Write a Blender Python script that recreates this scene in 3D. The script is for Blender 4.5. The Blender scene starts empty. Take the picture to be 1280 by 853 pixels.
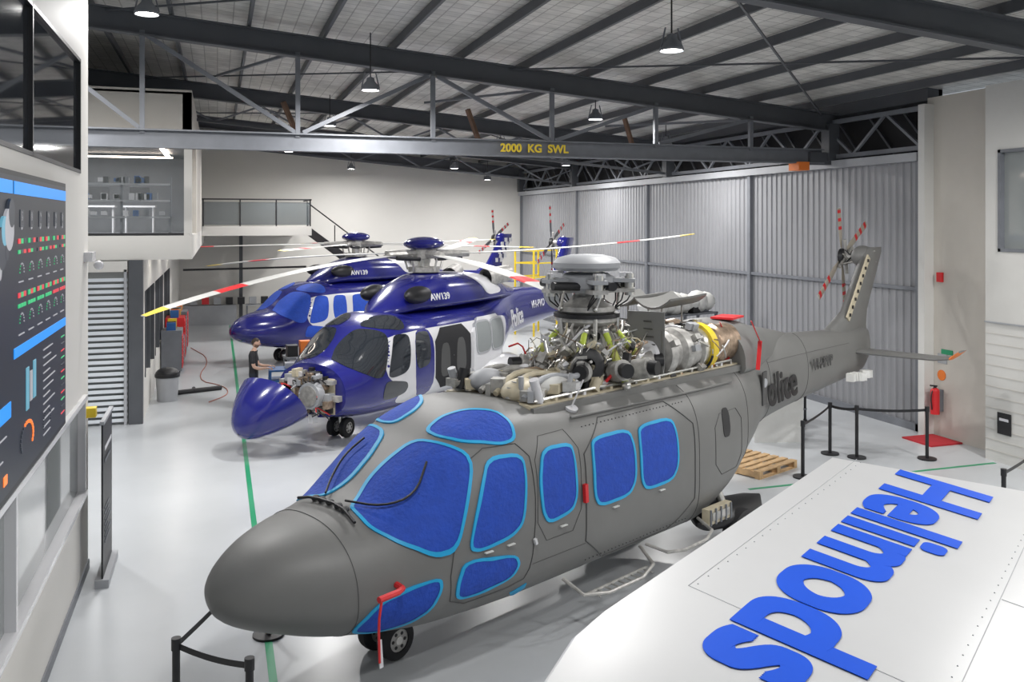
import bpy,bmesh,math,random
from math import *
from mathutils import Vector,Matrix
random.seed(7)
COL=bpy.context.scene.collection
V=Vector
# ------------------------------------------------------------ materials
def mat(name,col,rough=.5,metal=0,emit=0,noise=0,nscale=4,bump=0,bscale=60,coat=0,spec=.5,alpha=1):
    m=bpy.data.materials.new(name);m.use_nodes=True
    nt=m.node_tree;b=nt.nodes['Principled BSDF']
    c=(col[0],col[1],col[2],1)
    b.inputs['Base Color'].default_value=c
    b.inputs['Roughness'].default_value=rough;b.inputs['Metallic'].default_value=metal
    b.inputs['Specular IOR Level'].default_value=spec
    if coat: b.inputs['Coat Weight'].default_value=coat;b.inputs['Coat Roughness'].default_value=.06
    if emit:
        b.inputs['Emission Color'].default_value=c;b.inputs['Emission Strength'].default_value=emit
    if alpha<1: b.inputs['Alpha'].default_value=alpha
    tc=nt.nodes.new('ShaderNodeTexCoord')
    if noise:
        n=nt.nodes.new('ShaderNodeTexNoise');n.inputs['Scale'].default_value=nscale;n.inputs['Detail'].default_value=5
        nt.links.new(tc.outputs['Object'],n.inputs['Vector'])
        r=nt.nodes.new('ShaderNodeValToRGB')
        r.color_ramp.elements[0].position=.3;r.color_ramp.elements[1].position=.7
        r.color_ramp.elements[0].color=(col[0]*(1-noise),col[1]*(1-noise),col[2]*(1-noise),1)
        r.color_ramp.elements[1].color=(min(1,col[0]*(1+noise*.6)),min(1,col[1]*(1+noise*.6)),min(1,col[2]*(1+noise*.6)),1)
        nt.links.new(n.outputs['Fac'],r.inputs['Fac']);nt.links.new(r.outputs['Color'],b.inputs['Base Color'])
    if bump:
        n=nt.nodes.new('ShaderNodeTexNoise');n.inputs['Scale'].default_value=bscale;n.inputs['Detail'].default_value=3
        nt.links.new(tc.outputs['Object'],n.inputs['Vector'])
        bp=nt.nodes.new('ShaderNodeBump');bp.inputs['Strength'].default_value=bump;bp.inputs['Distance'].default_value=.02
        nt.links.new(n.outputs['Fac'],bp.inputs['Height']);nt.links.new(bp.outputs['Normal'],b.inputs['Normal'])
    return m
M_floor=mat('epoxy_floor',(.51,.53,.55),.26,noise=.05,nscale=.6,bump=.04,bscale=3)
M_white=mat('white_paint_wall',(.64,.625,.59),.6,noise=.02,nscale=1)
M_wall2=mat('white_block_wall',(.62,.615,.59),.65,noise=.03,nscale=2)
M_cream=mat('cream_wall',(.56,.53,.48),.6,noise=.02)
M_steel=mat('dark_grey_steel',(.075,.08,.09),.5,noise=.12,nscale=2)
M_steel2=mat('grey_steel',(.16,.17,.19),.5,noise=.1)
M_rust=mat('rusty_strut',(.14,.08,.05),.7,noise=.3)
M_corr=mat('corrugated_cladding',(.28,.285,.30),.5,metal=.1,noise=.06,nscale=.8)
M_black=mat('black_plastic',(.012,.012,.014),.45,noise=.1)
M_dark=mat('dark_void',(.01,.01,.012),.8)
M_rub=mat('tyre_rubber',(.018,.018,.02),.75,bump=.2)
M_green=mat('green_floor_line',(.02,.28,.13),.4,noise=.05)
M_yel=mat('yellow_paint',(.75,.55,.03),.45,noise=.05)
M_red=mat('red_paint',(.62,.02,.025),.45,noise=.05)
M_org=mat('orange_paint',(.8,.2,.03),.5,noise=.05)
M_hose=mat('hose_rubber',(.35,.10,.06),.6,noise=.05)
M_chrome=mat('bare_metal',(.68,.67,.64),.28,metal=.85,noise=.15,nscale=20)
M_alu=mat('cast_aluminium',(.44,.43,.41),.45,metal=.4,noise=.3,nscale=12)
M_beige=mat('primer_beige',(.55,.49,.36),.5,noise=.15,nscale=10)
M_zinc=mat('zinc_primer',(.45,.47,.12),.5,noise=.1)
M_lime=mat('lime_strut',(.50,.62,.08),.4,noise=.1)
M_heat=mat('heat_tinted_metal',(.40,.30,.22),.35,metal=.7,noise=.4,nscale=14)
M_glass=mat('dark_glass',(.02,.024,.03),.04,spec=.8,coat=.5)
M_glass2=mat('office_glass',(.26,.28,.28),.05,spec=.8)
M_clear=mat('clear_glass',(.5,.55,.55),.03,alpha=.08)
M_rail=mat('smoked_glass',(.12,.14,.15),.05,alpha=.5)
M_wood=mat('pallet_wood',(.50,.33,.17),.7,noise=.25,nscale=8)
M_lamp=mat('lamp_emitter',(1,.96,.9),.5,emit=25)
M_strip=mat('led_strip',(1,.85,.72),.5,emit=10)
M_grey=mat('matte_grey_paint',(.165,.165,.16),.48,noise=.06,nscale=1.5,bump=.03,bscale=12)
M_grey2=mat('grey_panel_line',(.07,.07,.07),.6)
M_cover=mat('blue_fabric_cover',(.012,.065,.44),.75,noise=.12,nscale=9,bump=.5,bscale=25)
M_tape=mat('cyan_masking_tape',(.01,.36,.68),.5,noise=.08)
M_navy=mat('navy_gloss_paint',(.012,.014,.17),.2,noise=.05,coat=.6)
M_hw=mat('white_gloss_paint',(.64,.64,.66),.25,noise=.02,coat=.4)
M_blade=mat('blade_offwhite',(.56,.56,.54),.4,noise=.04)
M_bgrey=mat('blade_dark_grey',(.12,.12,.13),.5,noise=.06)
M_btan=mat('blade_tan',(.40,.36,.30),.5,noise=.06)
M_skin=mat('skin',(.58,.36,.27),.5,noise=.05)
M_shirt=mat('black_tshirt',(.018,.018,.022),.8,noise=.1)
M_trou=mat('navy_trousers',(.02,.025,.04),.8,noise=.1)
M_hair=mat('dark_hair',(.04,.025,.018),.6)
M_lip=mat('lips',(.42,.18,.15),.5)
M_beard=mat('beard_stubble',(.22,.13,.09),.8,noise=.1)
M_lblue=mat('text_blue',(.0,.075,.60),.55,noise=.03,spec=.25)
M_panelw=mat('trailer_white_gelcoat',(.56,.565,.57),.34,noise=.015,nscale=2,coat=.1)
M_tarp=mat('white_sheet',(.66,.66,.64),.7,noise=.05,bump=.5,bscale=6)
M_bluet=mat('workbench_blue',(.02,.10,.30),.5,noise=.1)
M_mat_red=mat('red_floor_mat_fabric',(.45,.02,.03),.8,noise=.1)
M_lgrey=mat('light_grey_plastic',(.35,.36,.38),.5,noise=.05)
M_slat=mat('louvre_slat',(.66,.70,.74),.4,noise=.03)
M_foil=mat('roof_foil_insulation',(.66,.65,.62),.45,metal=.15,noise=.22,nscale=2.2,bump=.8,bscale=5)
def add_grid(m,sc,w,h,dk=.55):
    nt=m.node_tree;b=nt.nodes['Principled BSDF'];lk=b.inputs['Base Color'].links[0].from_socket
    tc=nt.nodes.new('ShaderNodeTexCoord');br=nt.nodes.new('ShaderNodeTexBrick')
    br.inputs['Scale'].default_value=sc;br.inputs['Brick Width'].default_value=w;br.inputs['Row Height'].default_value=h
    br.inputs['Mortar Size'].default_value=.012;br.offset=0
    br.inputs['Color1'].default_value=(1,1,1,1);br.inputs['Color2'].default_value=(.85,.85,.85,1);br.inputs['Mortar'].default_value=(dk,dk,dk,1)
    nt.links.new(tc.outputs['Object'],br.inputs['Vector'])
    mx=nt.nodes.new('ShaderNodeMix');mx.data_type='RGBA';mx.blend_type='MULTIPLY';mx.inputs[0].default_value=1
    nt.links.new(lk,mx.inputs[6]);nt.links.new(br.outputs['Color'],mx.inputs[7]);nt.links.new(mx.outputs[2],b.inputs['Base Color'])
add_grid(M_foil,1,.30,.30,.5)

# ------------------------------------------------------------ mesh builder
class MB:
    def __init__(s): s.bm=bmesh.new();s.ms=[]
    def mi(s,m):
        if m not in s.ms: s.ms.append(m)
        return s.ms.index(m)
    def _set(s,vs,m):
        k=s.mi(m)
        for f in {f for v in vs for f in v.link_faces}: f.material_index=k
    def box(s,c,d,m,rz=0,R=None):
        X=Matrix.Translation(c)@(R.to_4x4() if R else Matrix.Rotation(rz,4,'Z'))@Matrix.Diagonal((d[0],d[1],d[2],1))
        r=bmesh.ops.create_cube(s.bm,size=1,matrix=X);s._set(r['verts'],m)
    def bx(s,x0,x1,y0,y1,z0,z1,m): s.box(((x0+x1)/2,(y0+y1)/2,(z0+z1)/2),(abs(x1-x0),abs(y1-y0),abs(z1-z0)),m)
    def bar(s,p0,p1,w,h,m):
        p0=V(p0);p1=V(p1);d=(p1-p0);L=d.length;x=d.normalized();up=V((0,0,1)) if abs(x.z)<.99 else V((0,1,0))
        y=up.cross(x).normalized();z=x.cross(y)
        s.box((p0+p1)/2,(L,w,h),m,R=Matrix((x,y,z)).transposed())
    def ibeam(s,p0,p1,w,h,m,t=.03):
        p0=V(p0);p1=V(p1);x=(p1-p0).normalized();y=V((0,0,1)).cross(x).normalized();z=x.cross(y)
        s.bar(p0,p1,t*.7,h,m);o=z*(h/2-t/2)
        s.bar(p0+o,p1+o,w,t,m);s.bar(p0-o,p1-o,w,t,m)
    def cyl(s,p0,p1,r0,m,r1=None,n=20,caps=True):
        p0=V(p0);p1=V(p1);d=p1-p0
        if r1 is None:r1=r0
        X=Matrix.Translation((p0+p1)/2)@d.to_track_quat('Z','Y').to_matrix().to_4x4()
        r=bmesh.ops.create_cone(s.bm,cap_ends=caps,segments=n,radius1=max(r0,1e-4),radius2=max(r1,1e-4),depth=d.length,matrix=X);s._set(r['verts'],m)
    def sph(s,c,r,m,n=20,R=None):
        if not hasattr(r,'__len__'): r=(r,r,r)
        X=Matrix.Translation(c)@(R.to_4x4() if R else Matrix())@Matrix.Diagonal((r[0],r[1],r[2],1))
        q=bmesh.ops.create_uvsphere(s.bm,u_segments=n,v_segments=max(6,n//2),radius=1,matrix=X);s._set(q['verts'],m)
    def loft(s,rings,m,closed=True,cap=False,mf=None):
        R=[[s.bm.verts.new(p) for p in r] for r in rings];k=s.mi(m);n=len(R[0])
        for i in range(len(R)-1):
            for j in range(n if closed else n-1):
                try:
                    f=s.bm.faces.new((R[i][j],R[i][(j+1)%n],R[i+1][(j+1)%n],R[i+1][j]));f.material_index=k if mf is None else s.mi(mf(i,j))
                except ValueError: pass
        if cap:
            for r in (R[0],R[-1]):
                f=s.bm.faces.new(r);f.material_index=k
    def tube(s,pts,r,m,n=8,smooth=0):
        pts=[V(p) for p in pts]
        for _ in range(smooth):
            q=[pts[0]]
            for a,b in zip(pts,pts[1:]): q+= [a*.75+b*.25,a*.25+b*.75]
            pts=q+[pts[-1]]
        rings=[];prev=None
        for i,p in enumerate(pts):
            d=(pts[min(i+1,len(pts)-1)]-pts[max(i-1,0)])
            if d.length<1e-6: d=V((0,0,1))
            d.normalize()
            if prev is None: a=V((0,0,1)) if abs(d.z)<.9 else V((1,0,0))
            else: a=prev
            x=(a-d*a.dot(d)).normalized();prev=x;y=d.cross(x)
            rr=r if not callable(r) else r(i/(len(pts)-1))
            rings.append([p+x*rr*cos(2*pi*k/n)+y*rr*sin(2*pi*k/n) for k in range(n)])
        s.loft(rings,m,cap=True)
    def revolve(s,p,axis,prof,m,n=28):
        p=V(p);ax=V(axis).normalized();a=V((0,0,1)) if abs(ax.z)<.9 else V((1,0,0));x=(a-ax*a.dot(ax)).normalized();y=ax.cross(x)
        s.loft([[p+ax*t+x*r*cos(2*pi*k/n)+y*r*sin(2*pi*k/n) for k in range(n)] for t,r in prof],m,cap=False)
    def build(s,name,parent=None,loc=(0,0,0),rz=0,sharp=.6):
        bm=s.bm
        bmesh.ops.recalc_face_normals(bm,faces=bm.faces)
        for f in bm.faces:f.smooth=True
        for e in bm.edges:
            if len(e.link_faces)==2 and e.calc_face_angle(0)>sharp: e.smooth=False
        me=bpy.data.meshes.new(name);bm.to_mesh(me);bm.free()
        for m in s.ms: me.materials.append(m)
        o=bpy.data.objects.new(name,me);COL.objects.link(o);o.location=loc;o.rotation_euler=(0,0,rz)
        if parent:o.parent=parent
        return o
def empty(name,loc=(0,0,0),rz=0):
    e=bpy.data.objects.new(name,None);COL.objects.link(e);e.location=loc;e.rotation_euler=(0,0,rz);e.empty_display_size=.2;return e
def text(name,body,size,m,loc,rot,parent=None,off=.0,ext=.004,sx=1,bold=0):
    c=bpy.data.curves.new(name+'_c','FONT');c.body=body;c.size=size;c.offset=off;c.extrude=ext
    o=bpy.data.objects.new(name+'_tmp',c);COL.objects.link(o)
    bpy.context.view_layer.update()
    me=bpy.data.meshes.new_from_object(o.evaluated_get(bpy.context.evaluated_depsgraph_get()))
    bpy.data.objects.remove(o)
    if bold:
        bm=bmesh.new();bm.from_mesh(me);geo=list(bm.verts)+list(bm.edges)+list(bm.faces)
        k=0
        for fx in (-1,-.5,0,.5,1):
            for fy in (-1,-.5,0,.5,1):
                if max(abs(fx),abs(fy))<1: continue
                k+=1;r=bmesh.ops.duplicate(bm,geom=geo)
                bmesh.ops.translate(bm,verts=[e for e in r['geom'] if isinstance(e,bmesh.types.BMVert)],vec=(bold*fx,bold*fy*.8,.0001*k))
        bm.to_mesh(me);bm.free()
    me.materials.clear();me.materials.append(m)
    t=bpy.data.objects.new(name,me);COL.objects.link(t);t.location=loc;t.rotation_euler=rot;t.scale=(sx,1,1)
    if parent:t.parent=parent
    return t

# ------------------------------------------------------------ room shell
def zb(x): return 7.94-.086*x      # underside of rafters
YB=42.3;XR=14.4;XL=-1.6
b=MB();b.bx(-12,15.2,-3,42.8,-.2,0,M_floor);b.build('floor')
b=MB()
b.loft([[V((x,y,zb(x)+.68)) for y in (-3,42.8)] for x in (-12,15.2)],M_foil,closed=False)
b.loft([[V((x,y,zb(x)+.78)) for y in (-3,42.8)] for x in (-12,15.2)],M_steel2,closed=False)
b.build('ceiling')
b=MB();b.bx(-12,15.2,YB,YB+.25,0,9.4,M_white);b.build('wall_back')
b=MB()
y0,y1=-3,12.8
b.bx(XL-.3,XL,y0,y1,0,1.1,M_white)
b.bx(XL-.3,XL,y0,y1,2.32,5.1,M_white)
b.bx(XL-.3,XL,y0,y1,6.5,8.7,M_white)
b.bx(XL-.3,XL,12.4,y1,1.1,2.32,M_white);b.bx(XL-.3,XL,12.1,y1,5.1,6.5,M_white)
b.build('wall_left')
b=MB()
b.bx(XL-.06,XL-.03,y0,12.1,5.1,6.5,M_glass)
for y in (2.6,5.9,9.1,12.08): b.bx(XL-.05,XL+.01,y-.02,y+.02,5.1,6.5,M_black)
for z in (5.12,6.48): b.bx(XL-.05,XL+.01,y0,12.1,z-.02,z+.02,M_black)
b.build('window_1')
b=MB()
b.bx(XL-.09,XL-.06,y0,12.4,1.1,2.32,M_glass2)
for y in (5.2,8.3,12.37): b.bx(XL-.1,XL+.03,y-.03,y+.03,1.1,2.32,M_hw)
for z in (1.1,2.3): b.bx(XL-.1,XL+.05,y0,12.4,z-.03,z+.03,M_hw)
b.build('window_2')
b=MB();b.bx(XL-.02,XL+.02,y0,12.8,0,.12,M_steel2);b.build('baseboard_left')
# wall display
b=MB();X=XL+.1
b.bx(XL,X,6.0,11.05,2.41,4.9,M_black)
def scr(n,c,e=1.0): return mat(n,c,.4,emit=e)
S_bg=scr('screen_bg',(.006,.009,.016),.6);S_bl=scr('screen_blue',(.01,.20,.60));S_gr=scr('screen_green',(.02,.34,.12));S_rd=scr('screen_red',(.5,.03,.04));S_or=scr('screen_orange',(.8,.18,.03));S_wh=scr('screen_white',(.3,.3,.32),.7);S_cy=scr('screen_cyan',(.12,.32,.42),.6);S_gy=scr('screen_grey',(.03,.035,.045),.6)
x1=X+.006;x2=X+.012
b.bx(X,x1,6.05,11.0,2.46,4.86,S_bg)
b.bx(X,x2,8.42,10.98,4.72,4.82,S_bl);b.bx(X,x2,8.42,10.98,3.44,3.52,S_bl);b.bx(X,x2,7.2,8.3,3.02,3.14,S_bl);b.bx(X,x2,6.1,8.36,4.72,4.82,S_bl)
for k in range(26):
    yy=6.3+.078*k;zz=3.35+.045*k+.12*sin(k*2.1);r=.16-.05*(k%3)
    b.cyl((X,yy,zz),(x2+.0006*k,yy,zz),r,(S_wh,S_gy,S_cy,S_gy)[k%4],n=18)
for i in range(6):
    y=8.6+i*.41
    for k in range(3):
        yy=y-.02+k*.11
        b.bx(X,x2,yy,yy+.09,4.33,4.37,(S_rd,S_gr,S_gy)[(i+k)%3]);b.bx(X,x2,yy,yy+.09,4.25,4.28,(S_gr,S_gy,S_rd)[(i*2+k)%3])
        b.bx(X,x2,yy,yy+.09,3.90,3.94,S_gr if (i+k)%2 else S_rd);b.bx(X,x2,yy,yy+.09,3.82,3.85,S_gr if i<4 else S_rd)
    b.bx(X,x2,y+.05,y+.2,4.46,4.60,S_gy)
    b.cyl((X,y+.12,4.55),(x2,y+.12,4.55),.04,S_wh,n=14)
    b.cyl((X,y+.12,4.47),(x2,y+.12,4.47),.03,S_wh,n=10)
    for z in (4.10,3.70):
        for k in range(9):
            a=pi*k/8;b.box((x1,y+.13+.085*cos(a),z+.07*sin(a)),(.012,.009,.012),S_wh if k<6 else S_gr)
    b.bx(X,x2,y,y+.22,3.6,3.61,S_wh);b.bx(X,x2,y,y+.18,4.02,4.03,S_wh)
for i in range(12): b.bx(X,x2,9.7,10.0+.6*random.random(),3.34-.07*i,3.35-.07*i,S_wh);b.bx(X,x2,10.7,10.9,3.34-.07*i,3.35-.07*i,(S_gr,S_gy,S_rd)[i%3])
b.bx(X,x2,8.9,9.02,2.95,3.3,S_cy);b.bx(X,x2,9.07,9.17,3.0,3.25,S_wh);b.bx(X,x2,9.21,9.33,3.0,3.32,S_cy)
for k in range(18):
    a=-.5+(pi+1)*k/17;b.box((x1,8.95+.26*cos(a),2.72+.13*sin(a)),(.014,.035,.025),S_or if k<11 else S_gy)
    b.box((x1,9.9+.2*cos(a),2.68+.1*sin(a)),(.014,.02,.015),S_gy)
for y,c in ((6.3,S_or),(6.9,S_gr),(7.6,S_gy),(8.05,S_or)): b.bx(X,x2,y,y+.12,2.55,2.62,c)
for i in range(7): b.bx(X,x2,7.0,7.2+random.random(),2.7+.04*i,2.71+.04*i,S_wh)
ds=b.build('wall_display_screen');ds.scale=(1,.962,1);ds.location=(0,-.33,0)
b=MB();b.bx(-1.36,-1.34,12.07,13.05,.08,2.02,M_black);b.bx(-1.43,-1.27,12.02,13.1,0,.1,M_lgrey);b.bx(-1.375,-1.325,12.05,13.07,2.0,2.04,M_lgrey)
b.bx(-1.335,-1.33,12.2,12.9,1.65,1.70,S_wh);b.bx(-1.335,-1.33,12.2,12.75,1.5,1.54,S_gy)
for i in range(7): b.bx(-1.335,-1.33,12.2,12.6+.3*random.random(),.5+.07*i,.52+.07*i,S_gy)
b.build('roll_up_banner')
b=MB();b.bx(XL,XL+.12,12.55,12.7,2.0,2.12,M_yel);b.bx(XL,XL+.1,12.4,12.75,4.0,4.12,M_hw);b.sph((XL+.15,12.6,3.95),.06,M_hw);b.build('security_camera')

# right wall
b=MB();y=15.5
ring0=[];ring1=[]
while y<YB-.1:
    for dy,dx in [(0,0),(.12,0),(.145,.03),(.20,.03)]:
        ring0.append(V((XR-dx,y+dy,0.03)));ring1.append(V((XR-dx,y+dy,5.85)))
    y+=.225
b.loft([ring0,ring1],M_corr,closed=False)
for y in (15.55,22,28.4,34.9,42.1): b.bx(XR-.12,XR-.02,y-.07,y+.07,0,5.9,M_steel2)
b.bx(XR-.09,XR-.03,15.5,42.2,3.02,3.10,M_steel2);b.bx(XR-.12,XR-.03,15.5,42.2,.0,.16,M_steel2)
b.bx(XR-.2,XR+.05,15.5,42.2,5.82,6.0,M_lgrey)
b.bx(XR+.06,XR+.12,15.5,42.2,0,5.9,M_steel2)
b.build('hangar_door')
b=MB();b.bx(XR+.3,XR+.4,15.4,42.3,5.9,7.6,M_dark);b.bx(XR,XR+.4,15.4,42.3,7.1,7.5,M_steel)
b.bar((XR-.05,15.4,6.95),(XR-.05,42.2,6.95),.1,.1,M_steel2);b.bar((XR-.05,15.4,6.1),(XR-.05,42.2,6.1),.1,.1,M_steel2)
y=15.5;up=0
while y<41.2: 
    b.bar((XR-.05,y,6.1 if not up else 6.95),(XR-.05,y+1.1,6.95 if not up else 6.1),.06,.06,M_steel2);b.bar((XR+.2,y,6.05),(XR+.2,y+.9,7.05),.05,.05,M_steel);up=1-up;y+=1.1
b.build('trim_1')
b=MB();b.bx(XR,XR+.3,13.0,15.4,0,7.15,M_cream);b.bx(XR-.25,XR,15.22,15.4,0,7.0,M_wall2)
b.bx(13.9,XR+.3,-3,13.4,0,3.95,M_wall2);b.bx(13.9,XR+.3,-3,13.4,5.86,7.1,M_wall2);b.bx(13.9,XR+.3,13.1,13.4,3.95,5.86,M_wall2)
z=.2
while z<2.6: b.bx(13.892,13.9,-3,13.4,z,z+.006,M_cream);z+=.2
b.bx(13.87,13.9,-3,13.4,2.6,2.63,M_lgrey)
b.build('wall_right')
b=MB();b.bx(13.98,14.0,-3,13.1,3.95,5.86,M_glass2)
for z in (3.98,5.83): b.bx(13.88,14.02,-3,13.1,z-.03,z+.03,M_steel2)
for y in (10,13.07): b.bx(13.88,14.02,y-.03,y+.03,3.95,5.86,M_steel2)
b.build('window_3')
# roof structure
b=MB()
for y in (1.8,10.1,18.4,26.7,35.0,41.9):
    b.ibeam((-12,y,zb(-12)+.225),(14.4,y,zb(14.4)+.225),.24,.45,M_steel)
    b.bar((XR-.15,y,6.0 if y>15 else 7.0),(XR-.15,y,zb(14.4)+.2),.3,.3,M_steel)
x=-11
while x<14.3:
    b.bar((x,-3,zb(x)+.56),(x,42.3,zb(x)+.56),.06,.17,M_steel);x+=1.45
for (xa,ya,xb,yb) in ((14,10.1,6,18.4),(6,10.1,14,18.4),(6,10.1,-2,18.4),(14,26.7,6,35),(6,26.7,14,35),(6,26.7,-2,35),(-2,26.7,6,35),(6,18.4,-2,26.7)):
    b.bar((xa,ya,zb(xa)+.38),(xb,yb,zb(xb)+.38),.035,.035,M_steel)
for y in (18.4,26.7,35):
    for x in (-.6,3.3,7.2,11.1):
        b.bar((x,y,zb(x)+.1),(x,y+.9,zb(x)+.5),.05,.05,M_steel)
for yy in (26.7,35.0):
    b.bar((-1.4,yy,zb(-1.4)-.6),(14.2,yy,zb(14.2)-.6),.08,.08,M_steel)
    x=-1.4;k=0
    while x<13: b.bar((x,yy,zb(x)-(.6 if k%2 else 0)),(x+1.3,yy,zb(x+1.3)-(0 if k%2 else .6)),.05,.05,M_steel2);x+=1.3;k+=1
for x in (2.0,6.6,11): b.bar((x,22.5,6.3),(x-.5,22.2,7.4),.1,.1,M_rust)
for x in (1.5,7,12.5): b.bar((x,18.4,zb(x)+.1),(x-1.5,24.5,zb(x)+.5),.06,.06,M_steel2)
b.build('roof_frame')
b=MB();b.ibeam((-6,18.4,6.1),(14.0,18.4,6.1),.22,.36,M_steel2)
nodes=[-4,-1.36,1.53,4.3,6.97,9.5,12]
for i,x in enumerate(nodes):
    b.bar((x,18.4,6.2),(x,18.4,zb(x)+.1),.09,.09,M_steel2)
    if i+1<len(nodes):
        xn=nodes[i+1]
        if i in(0,1,3): b.bar((x+.1,18.4,zb(x)),(xn-.05,18.4,6.3),.08,.08,M_steel2)
        else: b.bar((x+.1,18.4,6.3),(xn-.1,18.4,zb(xn)),.08,.08,M_steel2)
b.bx(13.2,13.5,18.2,18.6,5.75,5.95,M_org);b.bx(13.6,14.3,18.3,18.5,5.9,6.2,M_steel)
cb=b.build('crane_beam')
text('crane_beam_label','2000  KG  SWL',.24,M_yel,(5.75,18.28,6.02),(radians(90),0,0),parent=cb,off=.008)
def bay(x,y,z,p):
    e=empty('high_bay_light',(x,y,z))
    b=MB();b.revolve((0,0,0),(0,0,1),[(0,.17),(.03,.18),(.10,.15),(.18,.08),(.24,.07),(.26,.02)],M_steel2);b.cyl((0,0,.25),(0,0,max(.3,zb(x)-z+.4)),.012,M_black,n=6)
    b.cyl((0,0,.01),(0,0,.03),.15,M_lamp,n=24)
    for k in (-1,1): b.bar((k*.17,0,.05),(k*.1,0,.34),.02,.02,M_steel2)
    b.build('lamp_housing',parent=e)
    l=bpy.data.lights.new('lamp_area','AREA');l.shape='DISK';l.size=.5;l.energy=p;l.color=(1,.985,.97)
    o=bpy.data.objects.new('lamp_light',l);COL.objects.link(o);o.parent=e;o.location=(0,0,-.05)
for x,y,z in ((6.3,11.7,7.0),(8.4,19.3,6.9),(2.76,17.0,7.0),(8.8,34,6.6),(-1.0,14.4,7.6),(1.5,5,7.3),(7,3.5,7.0),(11.8,6,6.5),(12.5,9.0,6.6),(3,25.5,7.2),(8.5,27,6.9),(12.2,23,6.7),(2.5,34,7.1),(12.3,31,6.6),(5.5,39,6.8),(11.5,38.5,6.4),(-3.6,17.2,7.4)):  # last one is an added lamp that brightens the left recess and louvres
    bay(x,y,z,190 if y<6 and x<9 else 260)

# ------------------------------------------------------------ mezzanine at left
b=MB()
b.bx(-12,-.55,21.6,42.28,3.66,4.2,M_white);b.build('mezzanine_floor')
b=MB()
b.bx(-12,-.55,21.6,21.75,6.5,7.45,M_cream);b.bx(-.75,-.55,21.6,34.5,6.5,7.45,M_cream)
b.bx(-12,-.55,21.6,34.5,7.4,7.5,M_cream)
b.bx(-12,-.55,34.3,34.5,4.2,7.4,M_cream);b.bx(-.75,-.55,26,34.5,4.2,6.5,M_cream)
b.bx(-.72,-.55,21.6,21.75,4.2,6.5,M_white)
b.bx(-8,-.8,28.9,29.0,4.2,6.5,M_steel2);b.bx(-8,-.8,22,29,6.42,6.48,M_steel);b.bx(-8,-.8,21.8,29,4.2,4.22,M_steel2)
b.bx(-8,-1.2,27.0,27.06,6.3,6.34,M_strip);b.bx(-1.35,-1.25,23,27,6.3,6.34,M_strip)
b.build('wall_mezzanine')
b=MB();b.bx(-8,-.6,21.63,21.67,4.2,6.5,M_clear);b.bx(-.66,-.6,21.7,26,4.2,6.5,M_clear);b.bx(-3.2,-3.15,21.6,21.7,4.2,6.5,M_black)
b.bx(-8,-.55,21.6,21.7,4.2,4.26,M_black);b.bx(-8,-.55,21.6,21.7,6.44,6.5,M_black);b.build('window_4')
l=bpy.data.lights.new('mezz_light','AREA');l.size=2.5;l.energy=170;o=bpy.data.objects.new('mezzanine_ceiling_light',l);COL.objects.link(o);o.location=(-3,25,6.35)
b=MB()
for x in (-3.4,-2.2,-1.1): b.bx(x-.03,x+.03,23.5,23.56,4.22,5.6,M_steel2)
for z in (4.6,5.0,5.4): b.bx(-3.4,-1.1,23.3,23.7,z,z+.04,M_lgrey)
for i in range(40):
    x=-3.3+2.1*random.random();z=random.choice((4.64,5.04,5.44));b.box((x,23.5,z+.08),(.12,.2,.08+.14*random.random()),random.choice((M_black,M_lgrey,M_steel2,M_hw,M_hw,M_bluet)))
for x in (-3.0,-2.0): b.bx(x-.4,x+.4,26,26.6,4.9,4.95,M_hw);b.bx(x-.25,x+.25,26.2,26.24,5.1,5.45,M_black);b.bx(x-.36,x-.32,26.1,26.5,4.22,4.9,M_hw);b.bx(x+.32,x+.36,26.1,26.5,4.22,4.9,M_hw)
b.build('storage_rack')
b=MB()
b.bx(XL-.25,XL,21.7,42.3,0,.9,M_white);b.bx(XL-.25,XL,21.7,42.3,2.9,3.66,M_white)
for y0_,y1_ in ((21.7,22.4),(25.4,26.0),(29.4,30.2),(33.5,42.3)): b.bx(XL-.25,XL,y0_,y1_,.9,2.9,M_white)
b.bx(XL-.27,XL+.02,21.55,21.75,0,3.66,M_steel)
b.bx(-12,XL-.25,12.8,13.0,0,3.6,M_white)
b.build('wall_left.001')
b=MB();b.bx(XL-.18,XL-.14,22.4,33.5,.9,2.9,M_glass2)
for y in (22.45,23.9,25.4,26,27.7,29.4,30.2,31.8,33.5): b.bx(XL-.2,XL+.02,y-.04,y+.04,.9,2.9,M_steel)
b.build('window_5')
b=MB();b.bx(-6,-1.9,21.72,21.74,0,3.4,M_glass2)
z=.1
while z<3.3: b.box((-3.95,21.64,z),(4.1,.09,.012),M_slat,R=Matrix.Rotation(radians(-35),3,'X'));b.bx(-6,-1.9,21.60,21.61,z-.035,z+.04,M_slat);z+=.13
for x in (-1.94,-3.0,-4.1): b.bx(x-.03,x+.03,21.55,21.72,0,3.45,M_lgrey)
b.bx(-6,-1.9,21.55,21.74,3.4,3.64,M_white);b.build('louvre_partition')
l=MB()
for y in (24,28,32): l.bx(-1.4,-.7,y,y+.08,3.62,3.655,M_lamp)
l.build('soffit_lights')
b=MB();b.bx(-.54,3.4,34.7,42.28,4.0,4.35,M_white)
for x in (-.5,.8,2.1,3.35): b.bx(x-.025,x+.025,34.72,34.77,4.35,5.35,M_black)
b.bx(-.54,3.4,34.7,34.79,5.33,5.38,M_black);b.bx(-.5,3.35,34.74,34.755,4.4,5.25,M_rail)
b.bx(3.33,3.38,34.7,37.4,5.33,5.38,M_black);b.bx(3.34,3.37,36,36.05,4.35,5.35,M_black)
b.bar((1.0,41.9,0),(1.0,41.9,4.0),.15,.15,M_steel)
b.build('balcony')
b=MB();N=20;Y0=37.4
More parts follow.
